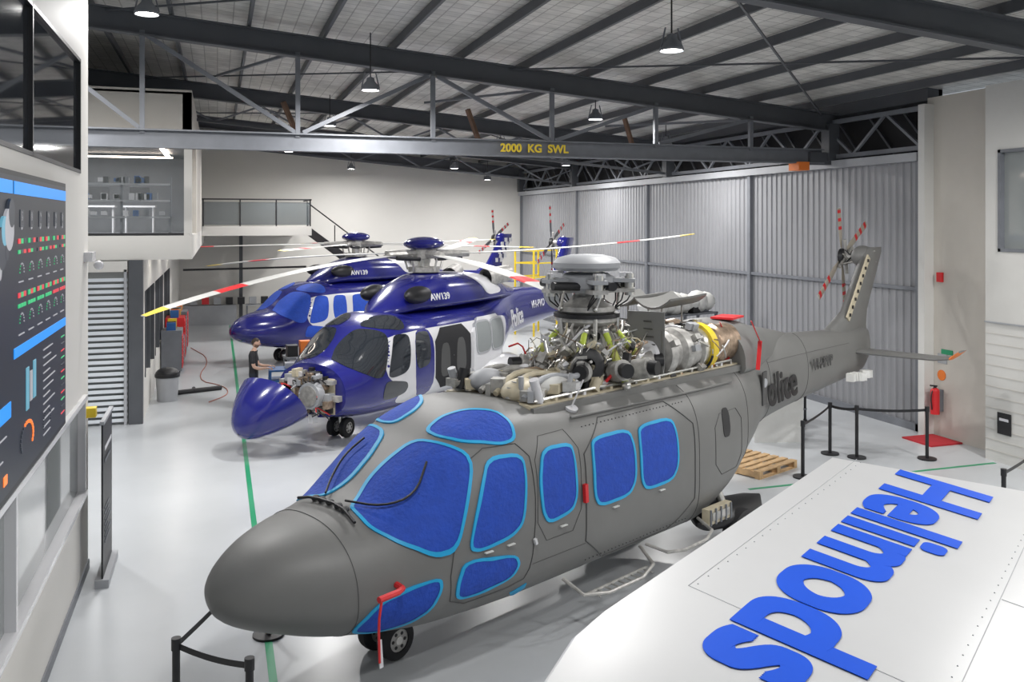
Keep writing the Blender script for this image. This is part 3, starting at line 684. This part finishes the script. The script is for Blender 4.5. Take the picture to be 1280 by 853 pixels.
    for k in range(5):
        a=radians(72*k+20);d=V((cos(a),sin(a),0));t=V((-sin(a),cos(a),0));c=V((5.2,0,3.7))
        mb.bar(c+d*.25+V((0,0,.06)),c+d*.62+V((0,0,.05)),.2,.05,M_lgrey);mb.bar(c+d*.25-V((0,0,.08)),c+d*.62-V((0,0,.07)),.2,.05,M_alu)
        mb.cyl(c+d*.55-V((0,0,.14)),c+d*.55+V((0,0,.14)),.06,M_chrome,n=12)
        mb.cyl(c+d*.2+t*.2-V((0,0,.02)),c+d*.62+t*.16,.055,M_black,n=12)
        mb.cyl(V((5.2,0,3.4))+d*.4,c+d*.42+t*.12,.02,M_chrome,n=8);mb.sph(V((5.2,0,3.4))+d*.4,.035,M_chrome,n=8)
        mb.cyl(V((5.2,0,2.95))+d*.38,V((5.2,0,3.3))+d*.4,.028,M_chrome,n=8)
        mb.box(c+d*.5+t*.02+V((0,0,.13)),(.16,.12,.05),M_hw,rz=a)
        for q in range(3): mb.tube([c+d*(.3+.1*q)+t*.1,c+d*(.4+.1*q)-t*.05+V((0,0,-.15)),V((5.2,0,3.35))+d*.3-t*.1],.01,M_black,n=6,smooth=1)
    mb.cyl((5.2,0,3.82),(5.2,0,3.92),.2,M_chrome);mb.revolve((5.2,0,3.88),(0,0,1),[(0,.2),(.0,.40),(.04,.44),(.1,.44),(.16,.38),(.2,.22),(.21,.01)],M_lgrey)
    mb.box((5.95,0,2.78),(.03,1.36,.6),M_grey);mb.box((5.88,-.45,2.95),(.03,.5,.75),M_grey,rz=.35)
    for i in range(6): mb.bar((5.86,-.65+.02*i,2.7+.1*i),(5.86,.1,2.7+.1*i),.01,.015,M_grey2)
    EZ=2.74
    for y in (-.44,.44):
        ax=(1,0,0);p=(5.6,y,EZ)
        mb.revolve(p,ax,[(0,.05),(.02,.1),(.2,.12),(.25,.2),(.3,.22),(.42,.14),(.5,.14)],M_hw)
        mb.revolve((6.05,y,EZ),ax,[(0,.1),(.02,.3),(.12,.33),(.16,.26),(.34,.25),(.38,.32),(.5,.33),(.54,.28),(.75,.28)],M_alu)
        mb.revolve((6.8,y,EZ),ax,[(0,.28),(.02,.33),(.05,.33),(.07,.29),(.2,.3)],M_chrome)
        mb.revolve((7.0,y,EZ),ax,[(0,.3),(.0,.345),(.13,.345),(.13,.3)],M_yel)
        mb.revolve((7.13,y,EZ),ax,[(0,.3),(.2,.28),(.24,.31),(.3,.31),(.34,.26),(.7,.28)],M_heat)
        for i in range(40):
            a0=rnd.uniform(0,6.28);x0=6.1+rnd.random()*1.2;r=.33+.03*rnd.random();n=5;da=rnd.uniform(-1.2,1.2);dx=rnd.uniform(-.3,.4)
            mb.tube([(x0+dx*k/n,y+r*cos(a0+da*k/n),EZ+r*sin(a0+da*k/n)) for k in range(n+1)],rnd.choice((.008,.012,.018)),rnd.choice((M_chrome,M_chrome,M_black,M_heat,M_org,M_hw)),n=6)
        for i in range(20):
            a0=rnd.uniform(0,6.28);x0=6.1+rnd.random()*1.1;mb.box((x0,y+.34*cos(a0),EZ+.34*sin(a0)),(.12,.09,.08),rnd.choice((M_alu,M_black,M_chrome,M_lgrey)),R=Matrix.Rotation(a0,3,'X'))
    for i in range(360):
        a=rnd.uniform(0,6.28);r=rnd.uniform(.3,.8);z=2.5+rnd.random()*.6*(1.3-r);p=V((5.15+r*1.15*cos(a),r*.9*sin(a),z))
        q=p+V((rnd.uniform(-.25,.25),rnd.uniform(-.2,.2),rnd.uniform(-.12,.3)));w=q+V((rnd.uniform(-.2,.2),rnd.uniform(-.15,.15),rnd.uniform(-.2,.12)))
        for v in (q,w):
            v.y=max(-.8,min(.8,v.y));v.z=max(2.5,v.z)
        mb.tube([p,q,w],rnd.choice((.006,.009,.012,.02)),rnd.choice((M_chrome,M_chrome,M_alu,M_alu,M_beige,M_hw,M_heat,M_red if i%6==0 else M_chrome)),n=6,smooth=1)
        if i%3==0: mb.box(p,(.05+.09*rnd.random(),.05+.07*rnd.random(),.04+.09*rnd.random()),rnd.choice((M_alu,M_chrome,M_lgrey,M_black,M_beige,M_hw)),R=Matrix.Rotation(rnd.random()*3,3,V((rnd.random(),1,rnd.random())).normalized()))
        if i%5==0: mb.sph(p,.03+.03*rnd.random(),rnd.choice((M_chrome,M_alu)),n=8)
    for yy in (-.05,.55):
        rings=[]
        for i in range(9):
            x=6.55+.95*i/8;w=.33-.1*((i/8)-.4)**2;rings.append([V((x,yy-w+2*w*k/10,3.30+.14*abs(k/5-1)**2*(1)+.03*i/8)) for k in range(11)]+[V((x,yy-w+2*w*k/10,3.27+.14*abs(k/5-1)**2+.03*i/8)) for k in range(10,-1,-1)])
        mb.loft(rings,M_grey,cap=True)
        mb.cyl((6.8,yy,2.8),(6.8,yy,3.3),.015,M_alu,n=6);mb.cyl((7.3,yy,2.8),(7.3,yy,3.3),.015,M_alu,n=6)
    mb.cyl((5.75,1.0,3.5),(6.75,1.2,3.5),.24,M_lgrey,n=24);mb.cyl((5.8,1.01,3.5),(6.2,1.09,3.5),.255,M_red,n=24);mb.cyl((6.3,.7,2.45),(6.3,1.05,3.35),.03,M_alu)
    mb.box((8.3,-.2,3.05),(.5,.35,.03),M_red,rz=.2)
    for x,y in ((8.05,-.75),(7.6,-.5)):
        mb.bar((x,y,3.05),(x+.08,y-.1,2.75),.09,.01,M_red);mb.bar((x+.08,y-.1,2.76),(x-.02,y-.12,2.35),.06,.01,M_red)
    mb.build('engine_and_gearbox_bay',parent=root)
heli((-.07,8.40),27.06,'g')
heli((1.08,17.62),45,'n')
heli((.42,28.7),35.7,'m')

# ------------------------------------------------------------ white trailer with lettering
e=empty('trailer',(5.25,6.75,2.4),0)
e1=V((-.819,-.574,0));e2=V((.574,-.819,-.15))
def L(l,w,h=0): return V((0,0,0))+e1*l+e2*w+V((0,0,h))
mb=MB();TP=[(0,0),(4.0,0),(4.35,.03),(4.79,.15),(5.4,.5),(5.6,1.2),(5.6,2.2),(5.0,2.9),(-1.35,2.9),(-.69,1.42)]
top=[L(l,w) for l,w in TP];C0=sum(top,V())/len(top)
def sc(f,dz): return [C0+(p-C0)*f+V((0,0,dz)) for p in top]
low=[V((p.x,p.y,-1.8)) for p in sc(1.0,0)]
mb.loft([sc(.985,0),sc(.996,-.012),sc(1.0,-.04),sc(1.002,-.1),low],M_panelw,cap=True)
for l in (1.2,2.2):
    for w in (.2,2.7):
        p=V((0,0,0))+e1*l+V((.574,-.819,0))*w;p.z=-2.02;wheel(mb,p,.38,.22,(.574,-.819,0))
mb.build('trailer_body',parent=e)
mb=MB()
seam=[(-.12,.18),(3.35,.2),(3.4,1.62),(-.2,1.6)]
for a,c in ((0,1),(1,2),(2,3)): mb.tube([L(*seam[a],.001),L(*seam[c],.001)],.0025,M_lgrey,n=6)
mb.tube([L(1.9,1.62,.001),L(1.9,2.8,.001)],.0025,M_lgrey,n=6)
for i in range(24):
    for w in (.23,1.57): mb.sph(L(-.05+i*.145,w,.001),.005,M_lgrey,n=6)
mb.build('seams',parent=e)
X1=e1.normalized();Z1=e1.cross(e2).normalized()
if Z1.z<0:Z1=-Z1
Y1=Z1.cross(X1);RR=Matrix((X1,Y1,Z1)).transposed()
t=text('roof_lettering','Helimods',1,M_lblue,L(-.22,.56,.006),RR.to_euler(),parent=e,ext=.002,bold=.034)
wdt=t.dimensions.x;t.scale=(4.15/wdt,1.0,1)

# ------------------------------------------------------------ barriers
def barrier(pts,belts):
    mb=MB()
    for x,y in pts: mb.cyl((x,y,0),(x,y,.025),.17,M_black,n=28);mb.cyl((x,y,.02),(x,y,.96),.032,M_black);mb.cyl((x,y,.9),(x,y,1.0),.04,M_black)
    for i,j in belts:
        a=pts[i];c=pts[j];n=12;up=[];lo=[]
        for k in range(n+1):
            f=k/n;z=.96-.03*4*f*(1-f);p=V((a[0]+(c[0]-a[0])*f,a[1]+(c[1]-a[1])*f,z));up.append(p);lo.append(p-V((0,0,.05)))
        mb.loft([up,lo],M_black,closed=False)
        mb.loft([[p+V((.004,.004,0)) for p in up],[p+V((.004,.004,0)) for p in lo]],M_black,closed=False)
    return mb.build('belt_barrier')
barrier([(-.33,8.05),(.245,7.5),(.53,10.1)],[(0,1),(0,2)])
barrier([(12.8,13.7),(11.6,14.2),(11.3,14.6),(9.8,13.4)],[(0,1),(1,2),(2,3)])
barrier([(12.65,11.0),(10.6,9.9)],[(0,1)])

# ------------------------------------------------------------ right side items
mb=MB();c=(14.22,15.0)
mb.cyl((c[0],c[1],.5),(c[0],c[1],.98),.09,M_red);mb.sph((c[0],c[1],.98),(.09,.09,.07),M_red);mb.cyl((c[0],c[1],1.0),(c[0],c[1],1.1),.03,M_black);mb.bar((c[0]-.12,c[1],1.1),(c[0]+.05,c[1],1.08),.03,.03,M_black)
mb.tube([(c[0]-.03,c[1],1.05),(c[0]-.14,c[1]-.03,.9),(c[0]-.1,c[1]-.02,.6)],.014,M_black,smooth=2);mb.bx(14.28,14.395,14.95,15.05,.55,1.0,M_steel2);mb.build('fire_extinguisher')
mb=MB();mb.bx(13.55,14.35,14.4,15.2,.0,.03,M_mat_red);mb.build('red_floor_mat')
mb=MB();mb.cyl((14.385,15.0,1.3),(14.4,15.0,1.3),.11,M_org);mb.bx(14.38,14.4,14.85,15.1,1.55,1.75,M_lgrey);mb.bx(14.38,14.4,14.7,15.0,1.75,1.85,M_green);mb.build('wall_sign')
mb=MB();mb.bx(14.33,14.395,14.95,15.08,3.25,3.45,M_red);mb.build('fire_alarm_box')
mb=MB();mb.bx(13.87,13.885,12.8,13.1,.55,.95,M_black);mb.bx(13.865,13.87,12.85,13.05,.8,.85,S_wh);mb.build('wall_sign')
mb=MB()
for i in range(6): mb.bx(-.6,.6,-.5+.19*i,-.5+.19*i+.12,.12,.14,M_wood)
for x in (-.55,0,.55): mb.bx(x-.05,x+.05,-.5,.57,.02,.12,M_wood)
for i in range(3): mb.bx(-.6,.6,-.5+.47*i,-.4+.47*i,0,.02,M_wood)
mb.build('wooden_pallet',loc=(9.35,14.2,0),rz=.4)
mb=MB();mb.bx(-.5,.5,-.02,.02,.0,1.1,M_tarp);mb.bx(-.4,.45,.1,.5,0,.9,M_tarp)
mb.build('white_panel_board',loc=(10.9,15.7,0),rz=-.3)
mb=MB()
mb.bx(-.5,.5,-.3,.3,.8,.84,M_steel2);mb.bx(-.5,.5,-.3,.3,.3,.33,M_steel2)
for x in (-.47,.47):
    for y in (-.27,.27): mb.bx(x-.02,x+.02,y-.02,y+.02,.08,.8,M_black);mb.cyl((x-.02,y,.05),(x+.02,y,.05),.05,M_rub,n=12)
for i in range(10): mb.box((random.uniform(-.4,.4),random.uniform(-.2,.2),.9+.05*random.random()),(.15,.12,.12),random.choice((M_black,M_steel2,M_lgrey)))
mb.build('tool_cart',loc=(12.0,17.2,0),rz=.2)
mb=MB()
for x in (-1.2,0,1.2): 
    for y in (-.3,.3): mb.bx(x-.03,x+.03,y-.03,y+.03,0,2.2,M_steel2)
for z in (.4,1.1,1.7,2.15): mb.bx(-1.25,1.25,-.33,.33,z,z+.04,M_steel2)
for i in range(30): mb.box((random.uniform(-1.1,1.1),random.uniform(-.15,.15),random.choice((.54,1.24,1.84,2.3))),(.25+.2*random.random(),.3,.2),random.choice((M_tarp,M_black,M_lgrey,M_hw,M_tarp,M_steel2)),rz=random.random()*.4)
for i in range(8): mb.sph((-1.0+.3*i,0,2.45),(.3,.28,.2+.12*random.random()),M_tarp,n=12)
mb.build('parts_shelving',loc=(11.0,20.2,0),rz=.35)
mb=MB()
for x in (-.7,.7):
    for y in (-.5,.5): mb.bx(x-.03,x+.03,y-.03,y+.03,0,3.4,M_yel)
for z in (2.3,2.85,3.35):
    for y in (-.5,.5): mb.bx(-.7,.7,y-.025,y+.025,z,z+.05,M_yel)
    mb.bx(-.72,-.67,-.5,.5,z,z+.05,M_yel)
mb.bx(-.7,.7,-.5,.5,2.2,2.25,M_alu)
for i in range(8): mb.bx(.75+.1*i,.95+.1*i,-.4,.4,2.0-.26*i,2.03-.26*i,M_alu)
mb.build('work_platform',loc=(12.2,34.0,0),rz=.5)

# ------------------------------------------------------------ left side items
mb=MB()
for i,(y,h,m) in enumerate(((28.2,1.3,M_steel2),(29.3,.95,M_bluet),(30.4,1.45,M_red),(31.6,1.35,M_black),(33.0,1.4,M_steel2))):
    mb.bx(XL+.03,XL+.6,y,y+.95,.1,h,m);mb.bx(XL+.05,XL+.55,y+.05,y+.9,0,.1,M_black)
    k=0
    while .2+k*.2<h-.1: mb.bx(XL+.6,XL+.62,y+.05,y+.9,.18+k*.2,.34+k*.2,M_red if i%2==0 else M_steel2);k+=1
    for q in range(5): mb.box((XL+.3,y+.15+.17*q,h+.08+.08*random.random()),(.25,.12,.25),random.choice((M_org,M_black,M_bluet,M_yel,M_hw)))
mb.build('tool_cabinets')
mb=MB();mb.cyl((0,0,0),(0,0,.62),.24,M_lgrey,r1=.28);mb.cyl((0,0,.6),(0,0,.68),.3,M_black);mb.sph((0,0,.68),(.29,.29,.16),M_black);mb.build('waste_bin',loc=(-1.2,24.2,0))
mb=MB();mb.tube([(-1.3,24.8,.06),(.1,25.3,.06)],.06,M_black);mb.tube([(-.6,25.0,.06),(-.6,25.4,.06)],.05,M_rub);mb.build('tow_bar')
mb=MB();mb.tube([(-.9,34,.012),(-.2,31,.012),(-.6,27,.012),(.2,25.8,.012),(.3,24.5,.012),(-.2,23.6,.012)],.012,M_hose,smooth=2);mb.build('air_hose')
mb=MB();mb.bx(-.45,.45,-.3,.3,.75,.8,M_bluet);mb.bx(-.45,.45,-.3,.3,.15,.2,M_bluet);mb.bx(-.42,.42,-.28,.28,.2,.6,M_black)
for x in (-.42,.42):
    for y in (-.27,.27): mb.bx(x-.02,x+.02,y-.02,y+.02,.1,1.0,M_bluet);mb.cyl((x-.02,y,.05),(x+.02,y,.05),.05,M_rub,n=12)
mb.bx(-.45,.45,-.3,.3,1.0,1.04,M_bluet)
mb.box((.05,.05,1.1),(.25,.25,.12),M_hw);mb.box((.3,0,1.15),(.2,.3,.2),M_lgrey)
mb.build('tool_trolley',loc=(1.60,21.9,0))
mb=MB();mb.bx(-.8,.8,-.35,.35,.85,.9,M_steel2)
for x in (-.75,.75):
    for y in (-.3,.3): mb.bx(x-.025,x+.025,y-.025,y+.025,0,.85,M_steel2)
for x,m,h in ((-.6,M_black,.3),(-.25,M_org,.4),(.1,M_yel,.35),(.45,M_org,.4),(.7,M_black,.55)): mb.box((x,0,.9+h/2),(.28,.3,h),m)
mb.build('work_table',loc=(2.5,24.8,0),rz=.1)

# ------------------------------------------------------------ person
def skinmesh(edges,verts,rad,root=0,sub=2):
    me=bpy.data.meshes.new('t');me.from_pydata(verts,edges,[]);o=bpy.data.objects.new('t',me);COL.objects.link(o)
    o.modifiers.new('s','SKIN')
    for i,r in enumerate(rad):
        me.skin_vertices[0].data[i].radius=r if hasattr(r,'__len__') else (r,r);me.skin_vertices[0].data[i].use_root=(i==root)
    q=o.modifiers.new('u','SUBSURF');q.levels=sub;q.render_levels=sub
    bpy.context.view_layer.update()
    m2=bpy.data.meshes.new_from_object(o.evaluated_get(bpy.context.evaluated_depsgraph_get()));bpy.data.objects.remove(o);return m2
def addmesh(name,me,mats,parent,f=None):
    me.materials.clear()
    for m in mats: me.materials.append(m)
    for p in me.polygons:
        p.use_smooth=True
        p.material_index=f(p.center) if f else 0
    o=bpy.data.objects.new(name,me);COL.objects.link(o);o.parent=parent;return o
def person(x,y,rz):
    root=empty('person',(x,y,0),rz)
    vs=[(0,0,.96),(-.005,0,1.10),(-.01,0,1.28),(0,0,1.42),(.015,0,1.50),(.03,0,1.58)]
    rad=[(.155,.115),(.145,.105),(.165,.115),(.12,.08),(.058,.056),(.052,.052)];ed=[(i,i+1) for i in range(5)]
    for sg in (-1,1):
        n=len(vs)
        vs+=[(-.01,sg*.19,1.405),(.02,sg*.235,1.27),(.05,sg*.25,1.13),(.18,sg*.225,1.085),(.325,sg*.18,1.10)];rad+=[.062,.056,.043,.040,.027];ed+=[(3,n)]+[(n+k,n+k+1) for k in range(4)]
        n=len(vs)
        vs+=[(0,sg*.095,.86),(.02,sg*.11,.68),(.035,sg*.115,.50),(.0,sg*.12,.30),(-.01,sg*.12,.10)];rad+=[.092,.082,.060,.058,.045];ed+=[(0,n)]+[(n+k,n+k+1) for k in range(4)]
    me=skinmesh(ed,vs,rad,sub=3)
    def f(c):
        if c.z>1.485 and abs(c.y)<.09: return 2
        ax=abs(c.y)
        if ax>.13 and c.z<1.215 and c.z>1.0 and (c.x>.09 or ax>.19): return 2
        return 1 if c.z<.97 else 0
    addmesh('body',me,(M_shirt,M_trou,M_skin),root,f)
    for sg in (-1,1):
        me=skinmesh([(0,1),(1,2),(2,3)],[(-.06,sg*.12,.05),(.0,sg*.12,.06),(.10,sg*.128,.045),(.17,sg*.132,.035)],[(.045,.045),(.05,.055),(.05,.04),(.04,.028)])
        addmesh('shoe_%d'%(1 if sg<0 else 2),me,(M_black,),root)
        w=V((.31,sg*.18,1.10))
        def P(dx,dy,dz): return tuple(w+V((dx,sg*dy,dz)))
        me=skinmesh([(0,1),(1,2),(2,3)],[P(-.02,0,0),P(.01,0,-.002),P(.05,0,-.008),P(.09,0,-.014)],[(.024,.022),(.028,.021),(.040,.018),(.036,.016)]);addmesh('palm_%d'%(1 if sg<0 else 2),me,(M_skin,),root)
        for k,(dy,l) in enumerate(((-.030,.070),(-.010,.078),(.010,.073),(.030,.058))):
            me=skinmesh([(0,1),(1,2),(2,3)],[P(.085,dy,-.014),P(.09+l*.42,dy*1.15,-.010),P(.09+l*.75,dy*1.2,-.028),P(.09+l*.9,dy*1.2,-.050)],[.0095,.009,.0085,.0075])
            addmesh('finger_%d'%(k+1+(0 if sg<0 else 5)),me,(M_skin,),root)
        me=skinmesh([(0,1),(1,2)],[P(.03,-.03,-.006),P(.06,-.058,-.014),P(.09,-.062,-.03)],[.013,.0105,.009]);addmesh('thumb_%d'%(1 if sg<0 else 2),me,(M_skin,),root)
    bm=bmesh.new();bmesh.ops.create_uvsphere(bm,u_segments=48,v_segments=40,radius=1)
    for v in bm.verts:
        x,y,z=v.co
        X=x*.098;Y=y*.076;Z=z*.118
        if z<-.1:
            t=(-.1-z);Y*=1-.30*t;X=X*(1-.12*t)+(.022*t if x>0 else .03*t)
        if x<-.2 and z>-.3: X*=1.06
        if x>.3:
            X-=.0096*exp(-((z-.12)/.14)**2)*exp(-((abs(y)-.38)/.2)**2)
            X+=.026*exp(-((z+.12)/.13)**2)*exp(-(y/.13)**2)
            X+=.012*exp(-((z-.02)/.16)**2)*exp(-(y/.10)**2)
            X+=.006*exp(-((z-.26)/.07)**2)*exp(-((abs(y)-.32)/.3)**2)
            X+=.008*exp(-((z+.40)/.09)**2)*exp(-(y/.28)**2)
            X+=.010*exp(-((z+.75)/.14)**2)*exp(-(y/.3)**2)
        v.co=V((X,Y,Z))
    me=bpy.data.meshes.new('head');bm.to_mesh(me);bm.free()
    def hf(c):
        z=c.z/.118;x=c.x/.098;y=c.y/.076
        if z>.62 or (z>.36 and x<.62) or (z>-.15 and x<.02) or (z>-.42 and x<-.35): return 1
        if x>.6 and -.47<z<-.34 and abs(y)<.34: return 2
        if z<-.22 and x>.0 and not (z>-.30 and abs(y)<.2): return 3
        return 0
    h=addmesh('head',me,(M_skin,M_hair,M_lip,M_beard),root,hf);h.location=(.045,0,1.665);h.rotation_euler=(0,radians(14),0)
    for sg in (-1,1):
        for nm,c,r,m in (('eye',(.083,.030,.014),(.010,.013,.007),M_hw),('iris',(.0915,.030,.014),(.003,.005,.005),M_black),('ear',(-.006,.077,-.004),(.019,.009,.031),M_skin),('brow',(.090,.031,.033),(.006,.018,.004),M_hair)):
            bm=bmesh.new();bmesh.ops.create_uvsphere(bm,u_segments=14,v_segments=10,radius=1,matrix=Matrix.Diagonal((*r,1)))
            me=bpy.data.meshes.new(nm);bm.to_mesh(me);bm.free();o=addmesh(nm+('_1' if sg<0 else '_2'),me,(m,),h);o.location=(c[0],sg*c[1],c[2])
person(.81,21.9,radians(-12))

# ------------------------------------------------------------ world + camera
w=bpy.data.worlds.new('w');bpy.context.scene.world=w;w.use_nodes=True
w.node_tree.nodes['Background'].inputs[0].default_value=(.85,.92,1,1);w.node_tree.nodes['Background'].inputs[1].default_value=.42
bpy.context.scene.view_settings.view_transform='Standard'
cd=bpy.data.cameras.new('camera');cd.sensor_width=36;cd.lens=31.5;cd.shift_y=-.116;cd.clip_start=.05;cd.clip_end=200
co=bpy.data.objects.new('camera',cd);COL.objects.link(co);co.location=(0,0,4.5);co.rotation_euler=(radians(90),0,radians(-18.2))
bpy.context.scene.camera=co
